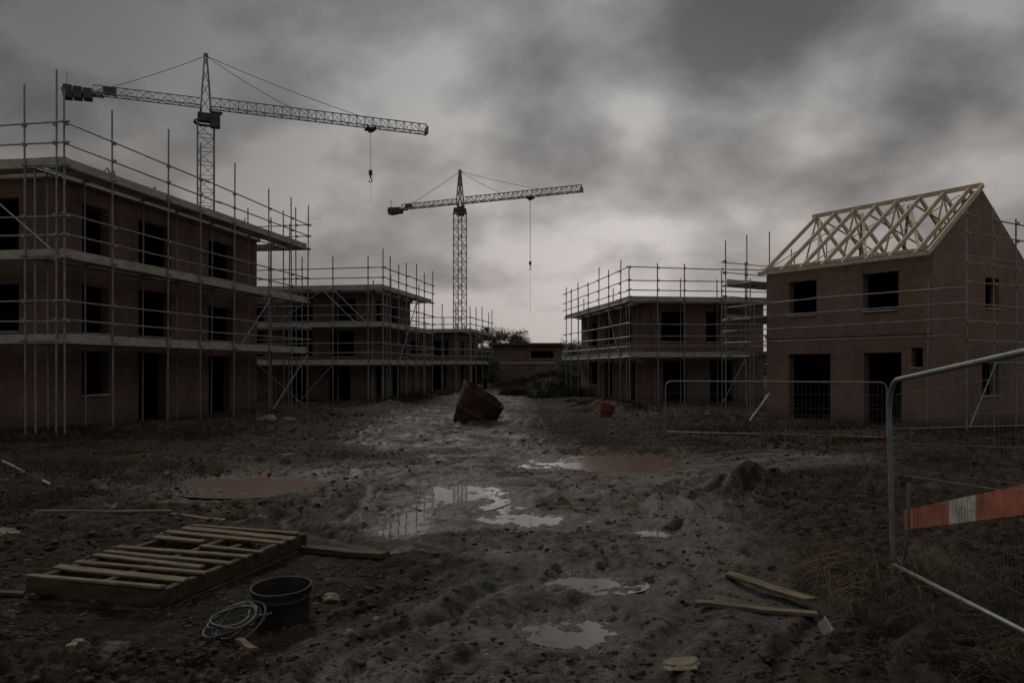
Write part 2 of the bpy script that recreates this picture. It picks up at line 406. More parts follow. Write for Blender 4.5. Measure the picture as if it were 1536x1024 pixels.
GB = 'brick buildings under construction'; GS = 'scaffolding wrapped round unfinished buildings'
A80 = math.radians(80.4)
bld = empty('brick_building', (-12.5, 21.9, 0), A80, 'three-storey unfinished red-brown brick building with flat concrete roof slab', 'building', GB)
fr = []
for (a_, b_, dz_) in ((.97, 2.13, 0), (3.55, 5.3, .12), (7.66, 9.4, -.1)):
    fr += [(a_, b_, 2.75, 4.15 + dz_), (a_, b_, 5.0 - dz_, 6.5)]
fr += [(.97, 2.13, .95, 2.25), (3.55, 5.0, -.05, 2.25), (7.66, 9.2, -.05, 2.2)]
lf = [(1.2, 3.0, 5.0, 6.5), (1.2, 2.7, 2.75, 4.1), (4.2, 5.8, 5.1, 6.5), (4.2, 5.8, 2.75, 4.15)]
block(bld, 11.36, 9, 6.98, M['brick'], fr, lf, (), (), (.02, 2.45, 4.72))
sc = empty('scaffolding', (-12.5, 21.9, 0), A80, 'tall galvanised scaffolding with three boarded decks round brick building', 'scaffolding', GS)
dk = [2.5, 4.7, 7.06]
scaffold(sc, [
    dict(a=(-1.2, -1.2), b=(13.65, -1.2), inn=(0, 1), posts=[0, 1.88, 4.46, 6.3, 8.5, 11.26, 13.3, 14.85], decks=dk, top=9.0, braces=[(8.6, 2.4, 11.2, 4.5), (11.4, .1, 14.6, 2.3)]),
    dict(a=(-1.2, -1.2), b=(-1.2, 8), inn=(1, 0), posts=[.25, 1.15, 3.0, 5.0, 7], decks=dk, top=9.2, ds=1.06, braces=[(.3, 4.8, 2.9, 6.9)]),
    dict(a=(13.65, -1.2), b=(13.65, 5.5), inn=(-1, 0), posts=[.5, 1.1, 3.0, 4.8, 6.5], decks=dk, top=8.6, ds=1.06, toe=True, braces=[(0.2, .1, 3, 2.4)])], 3, .026)
for k, (x, y) in enumerate(((2.6, .5), (2.9, .5), (5.2, .6))):
    rb = MB(); rb.path([(x, y, 7.1), (x, y, 7.55), (x + .1, y + .1, 7.85), (x + .4, y + .2, 8.02), (x + .7, y + .3, 7.9 - k * .2)], .02, 5)
    rb.done('reinforcement_bar', M['cable'], bld)

o2 = (-7.46, 41.87, 0)
bld = empty('brick_building', o2, A80, 'two-storey unfinished brick building with flat roof behind scaffolding', 'building', GB)
block(bld, 7.2, 12, 5.68, M['brick'], [(1, 2.2, 4.2, 5.4), (3.4, 4.9, 4.2, 5.4), (1, 2.4, -.05, 2.1), (3.8, 5.2, -.05, 2.1), (5.6, 6.6, 2.4, 3.6)],
      [(.8, 2.0, 4.2, 5.4), (3.2, 4.6, 4.2, 5.4), (.9, 2.2, 2.3, 3.7), (3.2, 4.7, 2.3, 3.7), (1.1, 2.3, -.05, 1.9), (3.6, 4.6, -.05, 1.9), (6, 7.2, 4.2, 5.4), (6, 7.2, 2.3, 3.7)], (), (), (.02, 2.05, 3.95))
sc = empty('scaffolding', o2, A80, 'galvanised scaffolding with diagonal stair braces round two-storey brick building', 'scaffolding', GS)
dk = [2.0, 3.95, 5.85]
scaffold(sc, [
    dict(a=(-1.1, -1.1), b=(-1.1, 12), inn=(1, 0), posts=[0, .8, 2.7, 4.4, 6.2, 8, 10], decks=dk, top=7.6, braces=[(2.8, 5.9, .9, 4.1), (3.4, 5.9, 1.5, 4.1), (4.4, .1, 2.7, 1.9), (5.8, 4, 3.2, 5.8)]),
    dict(a=(-1.1, -1.1), b=(8.4, -1.1), inn=(0, 1), posts=[1.0, 2.4, 4, 5.8, 7.6, 9.4], decks=dk, top=7.5, ds=1.0, braces=[(2.4, 2.1, 5.8, 5.7)])], 5, .030)

o3 = (-4.1, 61.0, 0)
bld = empty('brick_building', o3, A80, 'low distant unfinished brick building with flat roof', 'building', GB)
block(bld, 7, 9, 4.4, M['brick'], [(1, 2.4, 2.6, 3.8), (1, 2.4, -.05, 2.0), (4, 5.3, 2.6, 3.8)], [(.8, 2.0, 2.6, 3.8), (3, 4.2, 2.6, 3.8), (1.0, 2.2, -.05, 1.9)], (), (), (.02, 2.2))
sc = empty('scaffolding', o3, A80, 'galvanised scaffolding round low distant brick building', 'scaffolding', GS)
scaffold(sc, [dict(a=(-1.2, -1.2), b=(-1.2, 8), inn=(1, 0), posts=[0, 1.1, 2.2, 3.6, 5, 6.5], decks=[2.1, 4.5], top=6.3),
              dict(a=(-1.2, -1.2), b=(7.4, -1.2), inn=(0, 1), posts=[2, 4.5, 7, 8.5], decks=[2.1, 4.5], top=6.3, ds=1.0)], 6, .034)

A8 = math.radians(8.5)
o4 = (6.42, 38.84, 0)
bld = empty('brick_building', o4, A8, 'two-storey unfinished brick building with thick pale roof slab', 'building', GB)
block(bld, 6.2, 13, 4.86, M['brick'], [(.9, 2.1, 3.0, 4.5), (3.2, 3.9, 3.0, 4.5), (1.0, 2.2, -.05, 2.1), (3.4, 4.6, -.05, 2.1)],
      [(2, 3.4, 3.0, 4.5), (5.2, 7.0, 3.0, 4.5), (9, 11, 3.0, 4.5), (1.4, 2.6, -.05, 2.1), (5.4, 7.2, -.05, 2.1), (9, 11, .7, 2.1)], (), (), (.02, 2.55))
sc = empty('scaffolding', o4, A8, 'galvanised scaffolding with two boarded decks and guard rails round brick building', 'scaffolding', GS)
dk = [2.35, 5.0]
scaffold(sc, [
    dict(a=(-1, -1), b=(6.0, -1), inn=(0, 1), w=.85, posts=[0, 1.4, 2.7, 4.6, 5.8], decks=dk, top=6.7, rails=(.45, .9, 1.5), braces=[(4.6, .1, 5.8, 2.3)]),
    dict(a=(-1, -1), b=(-1, 13.5), inn=(1, 0), w=.85, posts=[1.6, 3.6, 5.8, 8, 10.5, 12.5, 14], decks=dk, top=6.9, ds=.9, rails=(.45, .9, 1.5), braces=[(1.6, 2.4, 3.6, 4.8)])], 8, .028)

# --- gabled house
AH = math.radians(-58)
oh = (8.82, 27.6, 0); L, W, EV, RZ = 5.9, 5.2, 5.12, 7.14
bld = empty('brick_house', oh, AH, 'two-storey red brick house shell with bare pale timber roof trusses', 'house', GB)
th = .28
wall(bld, (0, 0, 0), 0, L, EV, [(.93, 2.03, 3.47, 4.63), (3.69, 4.86, 3.47, 4.63), (.93, 2.55, -.05, 2.22), (3.73, 4.95, -.05, 2.22), (5.25, 5.6, 1.75, 2.35)], M['brick2'])
wall(bld, (0, W - th, 0), -math.pi / 2, W - 2 * th, EV, [], M['brick2'])
wall(bld, (L, W, 0), math.pi, L, EV, [], M['brick2'])
wall(bld, (L, th, 0), math.pi / 2, W - 2 * th, EV, [(2.5, 3.3, 3.55, 4.5), (2.3, 3.3, .9, 2.1)], M['brick2'])
mb = MB()
for x in (L, L - th):
    mb.quad((x, 0, EV), (x, W, EV), (x, W / 2, RZ))
mb.quad((L, 0, EV), (L, W / 2, RZ), (L - th, W / 2, RZ), (L - th, 0, EV)); mb.quad((L, W, EV), (L - th, W, EV), (L - th, W / 2, RZ), (L, W / 2, RZ))
gb = mb.done('gable_wall', M['brick2'], bld)
for z in (.02, 2.75):
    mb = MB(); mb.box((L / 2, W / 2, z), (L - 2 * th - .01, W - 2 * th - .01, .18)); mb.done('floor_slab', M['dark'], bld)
mb = MB(); mb.box((L / 2, W * .5, EV / 2 - .1), (L - 2 * th - .02, .12, EV - .3)); mb.done('darkening_partition', M['dark'], bld)  # added inside the house shell to darken its openings
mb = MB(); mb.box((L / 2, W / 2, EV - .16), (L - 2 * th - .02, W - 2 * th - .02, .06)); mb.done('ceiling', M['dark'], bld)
mb = MB(); mb.box((L / 2, -.012, 2.83), (L + .05, .05, .16)); mb.done('brick_band', M['brick2'], bld)
sl = (RZ - EV) / (W / 2); n = 8
for i in range(n):
    x = .06 + i * (L - th - .16) / (n - 1) + (R.uniform(-.03, .03) if 0 < i < n - 1 else 0); mb = MB()
    for s_ in (0, 1):
        e = (x, -.28 if s_ == 0 else W + .28, EV + .1 - .28 * sl); mb.beam(e, (x, W / 2, RZ + .08), .055, .13, up=(0, 0, 1))
        y2 = W * .36 if s_ == 0 else W * .64
        if i % 2 == 0: mb.beam((x - .002, W / 2, RZ), (x - .002, y2, EV + .1), .03, .06)
    mb.beam((x, 0.02, EV + .09), (x, W - .02, EV + .09), .04, .08)
    mb.done('roof_truss', M['timber'], bld)
for k, (y, z, nm) in enumerate(((-.02, EV + .02, 'wall_plate'), (W + .02, EV + .02, 'wall_plate'))):
    mb = MB(); mb.beam((-.1, y, z + .02), (L + .02, y, z + .02), .16, .09); mb.done(nm, M['timber'], bld)
mb = MB(); mb.beam((-.1, W / 2, RZ + .13), (L, W / 2, RZ + .13), .05, .14); mb.done('ridge_board', M['timber'], bld)
def pt(x, q, s_):
    y = q * W / 2 if s_ == 0 else W - q * W / 2
    return (x, y, EV + q * (W / 2) * sl + .02)
for s_ in (0, 1):
    for (xa, qa, xb, qb) in ((.1, .05, 1.8, .95), (1.8, .05, 3.5, .95), (5.4, .05, 3.7, .95), (3.7, .05, 2.0, .95), (3.6, .05, 5.3, .95), (2.0, .05, .3, .95)):
        mb = MB(); mb.beam(pt(xa, qa, s_), pt(xb, qb, s_), .09, .03); mb.done('roof_brace', M['timber'], bld)
mb = MB(); mb.beam((L + .03, -.3, EV - .3 * sl + .12), (L + .03, W / 2, RZ + .12), .05, .14); mb.done('barge_board', M['timber'], bld)
mb = MB(); mb.beam((-.12, -.3, EV - .3 * sl + .12), (L + .05, -.3, EV - .3 * sl + .12), .03, .12); mb.done('fascia_board', M['timber'], bld)
sc = empty('scaffolding', oh, AH, 'galvanised scaffolding at end wall and along front of gabled house', 'scaffolding', GS)
scaffold(sc, [dict(a=(-1.3, -.6), b=(-1.3, 6), inn=(1, 0), w=1.0, posts=[0, 1.1, 2.3, 3.6, 5.6], decks=[2.2, 3.5, 4.75], top=6.5, rails=(.4, .8), inner=True),
              dict(a=(-1.3, -.5), b=(6.9, -.5), inn=(0, 1), w=.4, posts=[1.15, 7.3], decks=[2.75, 3.6], top=4.3, rails=(.35,), toe=False, inner=False, deck=False)], 9, .021)
sc = empty('scaffolding', oh, AH, 'galvanised scaffolding against the gable end of brick house', 'scaffolding', GS)
scaffold(sc, [dict(a=(L + 1.1, -.3), b=(L + 1.1, 8), inn=(-1, 0), w=.8, posts=[0, 1.4, 2.6, 4.2, 6, 7.6], decks=[2.0, 3.6, 4.9], top=6.0, rails=(.5, 1.0), toe=False, inner=False, deck=False, braces=[(0, .2, 1.4, 2.0), (-.3, 2.9, .8, .1)]),
              ], 10, .024)

# --- low unfinished building at the end of the lane
bw = empty('low_building', (-1.9, 71, 0), 0, 'low wide dull brown block with flat sheeted roof behind grass bank', 'building')
block(bw, 6.4, 5, 3.7, M['brick'], [(3.6, 5.6, 2.5, 3.2)], (), (), (), (), roof=False)
mb = MB(); mb.box((3.2, 2.4, 3.82), (6.8, 5.6, .2)); mb.done('roof_slab', M['membrane'], bw)
mb = MB(); mb.box((3.2, -.03, 2.15), (6.4, .06, .16)); mb.done('ledge', M['concrete'], bw)

# ------------------------------------------------------------------ cranes
def crane(loc, ang, jz, az, Lr, Ll, mw, tro, hookz, tail, label, th=1.0):
    c = empty('tower_crane', loc, ang, label, 'crane', 'tower cranes over the site')
    def lattice(mb, A, B, w, hgt, step, tri=False, rc=.075, rd=.04):
        A = Vector(A); B = Vector(B); d = (B - A); L_ = d.length; d.normalize()
        if tri: offs = [Vector((0, -w / 2, 0)), Vector((0, w / 2, 0)), Vector((0, 0, hgt))]
        else: offs = [Vector((-w / 2, -w / 2, 0)), Vector((w / 2, -w / 2, 0)), Vector((w / 2, w / 2, 0)), Vector((-w / 2, w / 2, 0))]
        for o_ in offs: mb.tube(A + o_, B + o_, rc * th, 5)
        k = int(L_ / step); st = L_ / k
        for i in range(k):
            p = A + d * i * st; q = A + d * (i + 1) * st
            for j in range(len(offs)):
                a_, b_ = offs[j], offs[(j + 1) % len(offs)]
                if i % 2: a_, b_ = b_, a_
                mb.tube(p + a_, q + b_, rd * th, 4); mb.tube(q + offs[j], q + offs[(j + 1) % len(offs)], rd * th, 4)
    mb = MB(); lattice(mb, (0, 0, 0), (0, 0, jz - 2.2), mw, mw, 1.5); mb.done('mast', M['crane'], c)
    mb = MB(); mb.box((0, 0, jz - 1.7), (mw * 1.0, mw * 1.0, .7)); mb.lathe([(mw * .75, jz - 2.35), (mw * .75, jz - 2.15), (mw * .6, jz - 2.15)], 16)
    for sx in (-.7, .7): mb.tube((sx, 0, jz - 2.2), (sx * .7, 0, jz - .5), .12, 6)
    mb.done('slewing_unit', M['cranedark'], c)
    mb = MB(); mb.box((.95, -mw * .75, jz - 2.3), (1.0, .9, 1.6)); mb.box((1.1, -mw * .75, jz - 1.4), (1.2, 1.0, .12)); mb.done('operator_cab', M['cranedark'], c, bevel=.12)
    mb = MB(); hb = .55
    base = [(-hb, -hb, jz - .9), (hb, -hb, jz - .9), (hb, hb, jz - .9), (-hb, hb, jz - .9)]; apx = [(x * .22, y * .22, az) for x, y, _ in base]
    for i in range(4):
        mb.tube(base[i], apx[i], .09 * th, 5)
        for k in range(4):
            f0, f1 = k / 4, (k + 1) / 4
            mb.tube(Vector(base[i]).lerp(Vector(apx[i]), f0), Vector(base[(i + 1) % 4]).lerp(Vector(apx[(i + 1) % 4]), f1), .045 * th, 4)
    mb.box((0, 0, az + .1), (.5, .4, .3)); mb.done('tower_head', M['crane'], c)
    mb = MB(); lattice(mb, (.6, 0, jz - .5), (Lr, 0, jz - .5), 1.2, 1.15, .95, True, .07, .036); mb.box((Lr, 0, jz - .2), (.15, 1.3, .9)); mb.done('jib', M['crane'], c)
    mb = MB(); lattice(mb, (-.6, 0, jz - .45), (-Ll + 3, 0, jz - .45), 1.1, .95, 1.0, True, .07, .036)
    for y in (-.6, .6): mb.beam((-Ll + 4, y, jz - .5), (-Ll, y, jz - .5), .16, .3)
    for i in range(6): mb.beam((-Ll + .2 + i * .6, -.6, jz - .5), (-Ll + .2 + i * .6, .6, jz - .5), .1, .1)
    mb.tube((-Ll + .5, 0, jz - .3), (-Ll + .5, 0, jz + 1.6), .04 * th, 4); mb.done('counter_jib', M['crane'], c)
    for k in range(3):
        mb = MB(); mb.box((-Ll + .6 + k * .95, 0, jz - .65), (.85, 1.4, 1.35 - .12 * k)); mb.done('counterweight', M['cranedark'], c, bevel=.05)
    mb = MB(); mb.box((-Ll + 4.6, 0, jz + .0), (1.3, .9, .7)); mb.done('winch', M['cranedark'], c, bevel=.06)
    for (x, z) in ((Lr * .36, jz + .65), (Lr * .68, jz + .65), (-Ll * .8, jz - .3)):
        mb = MB(); A = Vector((0, 0, az)); B = Vector((x, 0, z)); pts = []
        for i in range(9):
            f = i / 8; p = A.lerp(B, f); p.z -= 4 * f * (1 - f) * .25; pts.append(p)
        mb.path(pts, .035 * th, 4); mb.done('tie_cable', M['cable'], c)
    mb = MB(); mb.box((tro, 0, jz - .78), (1.2, 1.3, .2))
    for sx in (-.45, .45):
        for sy in (-.6, .6): mb.tube((tro + sx, sy - .05, jz - .66), (tro + sx, sy + .05, jz - .66), .16, 8)
    mb.box((tro, 0, jz - 1.0), (.5, .5, .3)); mb.done('trolley', M['cranedark'], c)
    mb = MB()
    for sx in (-.07, .07): mb.tube((tro + sx, 0, jz - .9), (tro + sx * .6, 0, hookz), .018 * th, 4)
    mb.done('hoist_cable', M['cable'], c)
    mb = MB(); mb.box((tro, 0, hookz - .1), (.4, .25, .6)); mb.tube((tro, 0, hookz - .4), (tro, 0, hookz - .75), .1, 6)
    mb.path([(tro, 0, hookz - .7), (tro + .2, 0, hookz - .95), (tro + .12, 0, hookz - 1.25), (tro - .12, 0, hookz - 1.25), (tro - .2, 0, hookz - 1.05)], .07, 6); mb.done('hook_block', M['cranedark'], c)
    mb = MB(); mb.tube((tro, 0, hookz - 1.2), (tro + .05, 0, tail), .015 * th, 4); mb.done('sling_line', M['cable'], c)
crane((-34.6, 90, 0), math.atan2(.39, .92), 31.6, 36.9, 25.9, 14.3, 1.75, 18.8, 25.6, 22.0, 'grey lattice tower crane with long jib rising behind brick building', 1.0)
crane((-9.8, 150, 0), math.atan2(-.43, .9), 33.0, 38.6, 24.4, 16, 1.8, 14.5, 20.6, 11.4, 'smaller distant grey lattice tower crane with hanging hook', 1.3)

# ------------------------------------------------------------------ temporary fences
def fence_panel(A, B, zA, zB, top, label, rt, mesh_r, rad, hr, vs=.11, hs=.2):
    A = Vector(A); B = Vector(B); e = empty('fence_panel', A, 0, label, 'fence', 'temporary mesh fence panels')
    A0 = Vector((0, 0, zA)); d = Vector((B.x - A.x, B.y - A.y, zB - zA)); L_ = d.length; dn = d.normalized()
    hor = Vector((dn.x, dn.y, 0)).normalized(); side = Vector((-hor.y, hor.x, 0)); up = dn.cross(-side).normalized()
    if up.z < 0: up = -up
    P = lambda s, z: A0 + dn * s + up * z
    mb = MB(); pts = [P(0, -.12), P(0, .3), P(0, top - rad)]
    for i in range(1, 9):
        t_ = i / 8 * math.pi / 2; pts.append(P(rad - rad * math.cos(t_), top - rad + rad * math.sin(t_)))
    for i in range(0, 9):
        t_ = i / 8 * math.pi / 2; pts.append(P(L_ - rad + rad * math.sin(t_), top - rad + rad * math.cos(t_)))
    pts += [P(L_, .3), P(L_, -.12)]
    mb.path(pts, rt, 10); mb.done('tube_frame', M['fence'], e, smooth=True)
    mb = MB(); mb.tube(P(0, .1), P(L_, .1), rt * .8, 8); mb.done('bottom_rail', M['fence'], e, smooth=True)
    for z in hr:
        mb = MB(); mb.tube(P(0, z), P(L_, z), rt * .16, 6); mb.done('cross_wire', M['wire'], e)
    mb = MB(); s = vs
    while s < L_ - .02:
        zt = top if rad < s < L_ - rad else top - rad * .5
        mb.tube(P(s, .1), P(s, zt), mesh_r, 3, cap=False); s += vs
    z = .1 + hs
    while z < top - .05: mb.tube(P(0, z), P(L_, z), mesh_r, 3, cap=False); z += hs
    mb.done('wire_mesh', M['wire'], e)
    return e, P
e, P = fence_panel((3.17, 6.62, 0), (2.60, 3.15, 0), .06, .36, 1.62, 'galvanised temporary fence panel leaning in weedy mud', .021, .0012, .26, (1.22, .85), .05, .2)
mb = MB(); mb.path([P(0.02, .02), P(.12, .1), P(.3, .2), P(.42, .42), P(.45, .8)], .012, 8); mb.done('support_leg', M['fence'], e, smooth=True)
fence_panel((8.94, 19.0, 0), (3.95, 20.5, 0), .03, .03, 1.4, 'thin galvanised mesh fence panel standing before brick houses', .018, .0030, .16, (.75,), .1, .25)
a_ = Vector((3.19, 6.55, .46)); b_ = Vector((2.66, 3.9, 1.10))
bb = MB(); segs = [(0, 1.12, 0), (1.12, 1.62, 1), (1.62, 2.4, 0), (2.4, 2.78, 1)]
dn = (b_ - a_).normalized(); sd = Vector((-dn.y, dn.x, 0)).normalized(); up = dn.cross(-sd); up = up if up.z > 0 else -up
for s0, s1, k in segs:
    q = lambda s, z, y: a_ + dn * (s + (z * .25 if s > 0 and s < 2.7 else 0)) + up * z + sd * y
    for y, rev in ((.028, 0), (.052, 1)):
        pts = [q(s0, 0, y), q(s1, 0, y), q(s1, .16, y), q(s0, .16, y)]
        bb.quad(*(pts if rev else pts[::-1]), mi=k)
    for z in (0, .16): bb.quad(q(s0, z, .028), q(s1, z, .028), q(s1, z, .052), q(s0, z, .052), mi=k)
bb.quad(q(0, 0, .028), q(0, .16, .028), q(0, .16, .052), q(0, 0, .052))
ob = bb.done('barrier_board', [M['boardorange'], M['boardwhite']]); ob['label'] = 'orange and white striped barrier board hung on mesh fence'; ob['category'] = 'barrier'

# ------------------------------------------------------------------ tilted skip tub and orange drum
tub = empty('waste_tub', (-1.36, 25.6, -.16), 0, 'tilted rusty brown tub with slanted open top sunk in mud', 'skip'); tub.rotation_euler = (math.radians(5), math.radians(24), 0)
mb = MB(); nn = 56
def sec(sx, sy, zf, inset=0):
    out_ = []; sx *= 1.16; sy *= 1.1
    for i in range(nn):
        t_ = 2 * math.pi * i / nn; c, s = math.cos(t_), math.sin(t_); p = 2 / 3.3
        x = math.copysign(abs(c) ** p, c) * (sx - inset); y = math.copysign(abs(s) ** p, s) * (sy - inset)
        k_ = 1 + .10 * mn.noise(Vector((c * 1.6, s * 1.6, zf * 2.3 + 4)))
        x *= k_; y *= k_
        z = zf * (1.14 - .12 * c * sx / .65) + .06 * mn.noise(Vector((c * 2.4, s * 2.4, 3.3))) * zf
        out_.append((x, y, z))
    return out_
secs = [sec(.01, .01, 0), sec(.46, .43, 0), sec(.53, .49, .06), sec(.57, .53, .25), sec(.60, .55, .42), sec(.625, .575, .44), sec(.625, .575, .5), sec(.61, .56, .52), sec(.64, .59, .78), sec(.665, .61, 1.04), sec(.64, .585, 1.05), sec(.58, .52, .8, .02), sec(.46, .42, .1), sec(.01, .01, .1)]
for s_ in secs: mb.v += s_
for j in range(len(secs) - 1):
    for i in range(nn):
        i2 = (i + 1) % nn; mb.f.append((j * nn + i, j * nn + i2, (j + 1) * nn + i2, (j + 1) * nn + i)); mb.m.append(0)
tb = mb.done('tub_body', M['rust'], tub, smooth=True); tb.modifiers.new('e', 'EDGE_SPLIT').split_angle = math.radians(40)
mb = MB(); A_ = sec(.675, .62, .99); B_ = sec(.675, .62, 1.065); C2 = sec(.62, .565, 1.06)
for i in list(range(26, 37)):
    mb.quad(A_[i], A_[i + 1], B_[i + 1], B_[i]); mb.quad(B_[i], B_[i + 1], C2[i + 1], C2[i])
mb.done('red_lip', M['rustred'], tub)
dr = empty('orange_drum', (3.12, 27, -.1), 0, 'small orange plastic traffic drum leaning in mud', 'traffic drum'); dr.rotation_euler = (math.radians(5), math.radians(11), 0)
mb = MB(); mb.lathe([(0, 0), (.16, 0), (.17, .1), (.195, .12), (.215, .38), (.235, .4), (.25, .62), (.245, .68), (.22, .66), (.2, .5), (0, .5)], 24, jit=.05); mb.done('drum_body', M['orange'], dr, smooth=False)
mb = MB(); mb.lathe([(.2, -.02), (.3, -.02), (.3, .05), (.19, .07)], 24); mb.done('drum_base', M['black'], dr)

# ------------------------------------------------------------------ pallet
pal = empty('wooden_pallet', (-2.53, 5.80, .0), math.atan2(-.25, .968), 'weathered broken wooden pallet lying on churned mud', 'pallet')
pal.rotation_euler[1] = math.radians(1.0)
pw, pl = 1.22, 2.05
for x in (-pw + .05, -pw / 2, -.05):
    mb = MB(); mb.box((x, pl / 2, .105), (.06, pl - .06, .13)); mb.done('stringer', M['oldwood'], pal, bevel=.006)
n = 11
for i in range(n):
    y = .05 + i * (pl - .1) / (n - 1) + R.uniform(-.028, .028); x0, x1 = -pw - R.uniform(0, .06), R.uniform(-.03, .04)
    if i == 6: x0 = -.60
    if i == 7: x1 = -.70
    if i == 3: x1 = -.14
    mb = MB(); mb.box(((x0 + x1) / 2, y, .181), (x1 - x0, R.uniform(.062, .10), .02), Euler((R.uniform(-.10, .10), R.uniform(-.018, .018), R.uniform(-.06, .06))).to_matrix()); mb.done('slat', M['palewood'], pal, bevel=.003)
for x in (-pw + .05, -pw / 2, -.05):
    mb = MB(); mb.box((x, pl / 2, .018), (.1, pl, .03)); mb.done('base_board', M['oldwood'], pal, bevel=.003)
for y in (-.004, pl + .004):
    mb = MB(); mb.box((-pw / 2, y, .11), (pw + .01, .022, .11)); mb.done('end_board', M['oldwood'], pal, bevel=.003)
mb = MB(); mb.box((-.36, 1.26, .16), (.07, .3, .02), Euler((0.15, .0, -.5)).to_matrix()); mb.done('broken_slat', M['oldwood'], pal, bevel=.003)

# ------------------------------------------------------------------ bucket, hose coil
bx, by = -1.62, 5.62
bk = empty('bucket', (bx, by, H(bx, by) - .05), .4, 'dirty black builder bucket with wire handle in mud', 'bucket'); bk.rotation_euler = (math.radians(3), math.radians(-2), .4)
mb = MB(); mb.lathe([(q * .95, z * .92) for q, z in [(0, .0), (.185, 0), (.205, .24), (.208, .25), (.215, .25), (.215, .30), (.22, .31), (.222, .335), (.208, .335), (.175, .05), (0, .05)]], 40, jit=.018); mb.done('bucket_body', M['black'], bk, smooth=False)
mb = MB(); mb.path([(.214 * math.cos(t_), .214 * math.sin(t_) * 1.0 - .0, .275 + .03 * math.sin(t_)) for t_ in [math.pi + i / 16 * math.pi for i in range(17)]], .004, 6); mb.done('handle', M['cable'], bk)
hx, hy = -1.84, 5.33
mb = MB(); pts = []
for i in range(0, 40 * 6):
    t_ = i / 40 * 2 * math.pi; k = i / 240; rad = .155 + .03 * math.sin(k * 13) + .012 * math.sin(t_ * 3 + k * 5)
    pts.append((rad * math.cos(t_) + .02 * math.sin(k * 7), rad * math.sin(t_) * .95, .02 + .012 * (i // 40) + .03 * math.sin(t_ + k * 4)))
pts += [(pts[-1][0] + .04 * i, pts[-1][1] + .03 * i * i * .3, .06 - .015 * i) for i in range(1, 3)]
mb.path(pts, .009, 6); hs_ = mb.done('hose_coil', M['hose'], smooth=True); hs_.location = (hx, hy, H(hx, hy) + .06); hs_.rotation_euler = (math.radians(24), math.radians(-12), 0)
hs_['label'] = 'loose coil of grey hose leaning beside black bucket'; hs_['category'] = 'hose'

# ------------------------------------------------------------------ loose planks, poles
def plank(x0, y0, x1, y1, w, h_, label, dz=0, dz1=None, mat='palewood', name='wooden_plank', cat='plank'):
    dz1 = dz if dz1 is None else dz1
    z0 = H(x0, y0) + h_ / 2 + dz; z1 = H(x1, y1) + h_ / 2 + dz1
    if dz < .1 and dz1 < .1:
        for q_ in (.25, .5, .75):
            zm = H(x0 + (x1 - x0) * q_, y0 + (y1 - y0) * q_) + h_ / 2 + (dz + dz1) / 2; lift = max(0, zm - (z0 * (1 - q_) + z1 * q_)) * .8; z0 += lift; z1 += lift
    A = Vector((x0, y0, z0)); B = Vector((x1, y1, z1)); c = (A + B) / 2; L_ = (B - A).length
    v, f = [], []; n_ = 8; rr = random.Random(int(abs(x0 * 1000)))
    for i in range(n_ + 1):
        x = -L_ / 2 + L_ * i / n_; a2 = w * (1 + rr.uniform(-.05, .05)) / 2; sk = rr.uniform(-.03, .03) if i in (0, n_) else 0
        for (sy, sz) in ((-1, -1), (1, -1), (1, 1), (-1, 1)): v.append((x + sk * sy, sy * a2, sz * h_ / 2 + .004 * math.sin(i)))
        if i:
            k = (i - 1) * 4
            for q in range(4): f.append((k + q, k + (q + 1) % 4, k + 4 + (q + 1) % 4, k + 4 + q))
    f.append((3, 2, 1, 0)); k = n_ * 4; f.append((k, k + 1, k + 2, k + 3))
    mb = MB(); mb.v = v; mb.f = f; mb.m = [0] * len(f)
    ob = mb.done(name, M[mat], bevel=.003)
    x = (B - A).normalized(); y = Vector((0, 0, 1)).cross(x).normalized(); z = x.cross(y)
    ob.matrix_world = Matrix.Translation(c) @ Matrix((x, y, z)).transposed().to_4x4()
    ob['label'] = label; ob['category'] = cat; ob['group'] = 'loose timber lying in the mud'
plank(1.80, 6.65, 2.20, 5.85, .11, .028, 'pale sawn plank resting across another plank', .02, .07)
plank(1.38, 5.98, 2.18, 5.68, .075, .03, 'pale weathered plank lying in mud', .0, .0)
plank(-2.0, 7.72, -1.17, 7.35, .12, .05, 'thick dark muddy plank lying flat', .0, .0, 'oldwood')
plank(-5.75, 9.6, -4.15, 9.7, .05, .03, 'long thin weathered batten on the ground', -.01)
plank(-4.12, 9.65, -3.3, 9.15, .07, .03, 'thin weathered batten beside wooden pallet', -.01)
plank(-1.74, 5.08, -1.58, 4.88, .045, .03, 'short broken stick in front of hose coil', .02)
plank(-8.9, 13.9, -6.5, 11.2, .03, .03, 'thin grey pole lying on grass', .1, .02, 'board')
plank(-10.4, 33.0, -8.2, 31.8, .2, .08, 'pale boards stacked near scaffolding foot', .02)
plank(7.8, 19.4, 9.0, 18.6, .25, .05, 'brown timber board at the foot of fence', .04, .04)
plank(7.4, 24.8, 8.3, 25.7, .05, .05, 'grey prop leaning near house corner', .0, .75, 'board', 'leaning_prop', 'prop')
plank(-4.5, 6.3, -3.8, 6.2, .06, .03, 'dark thin batten beside wooden pallet', .0, .0, 'oldwood')
plank(2.05, 5.25, 2.07, 5.2, .012, .1, 'small white stake stuck upright in mud', .0, .0, 'boardwhite', 'marker_stake', 'stake')

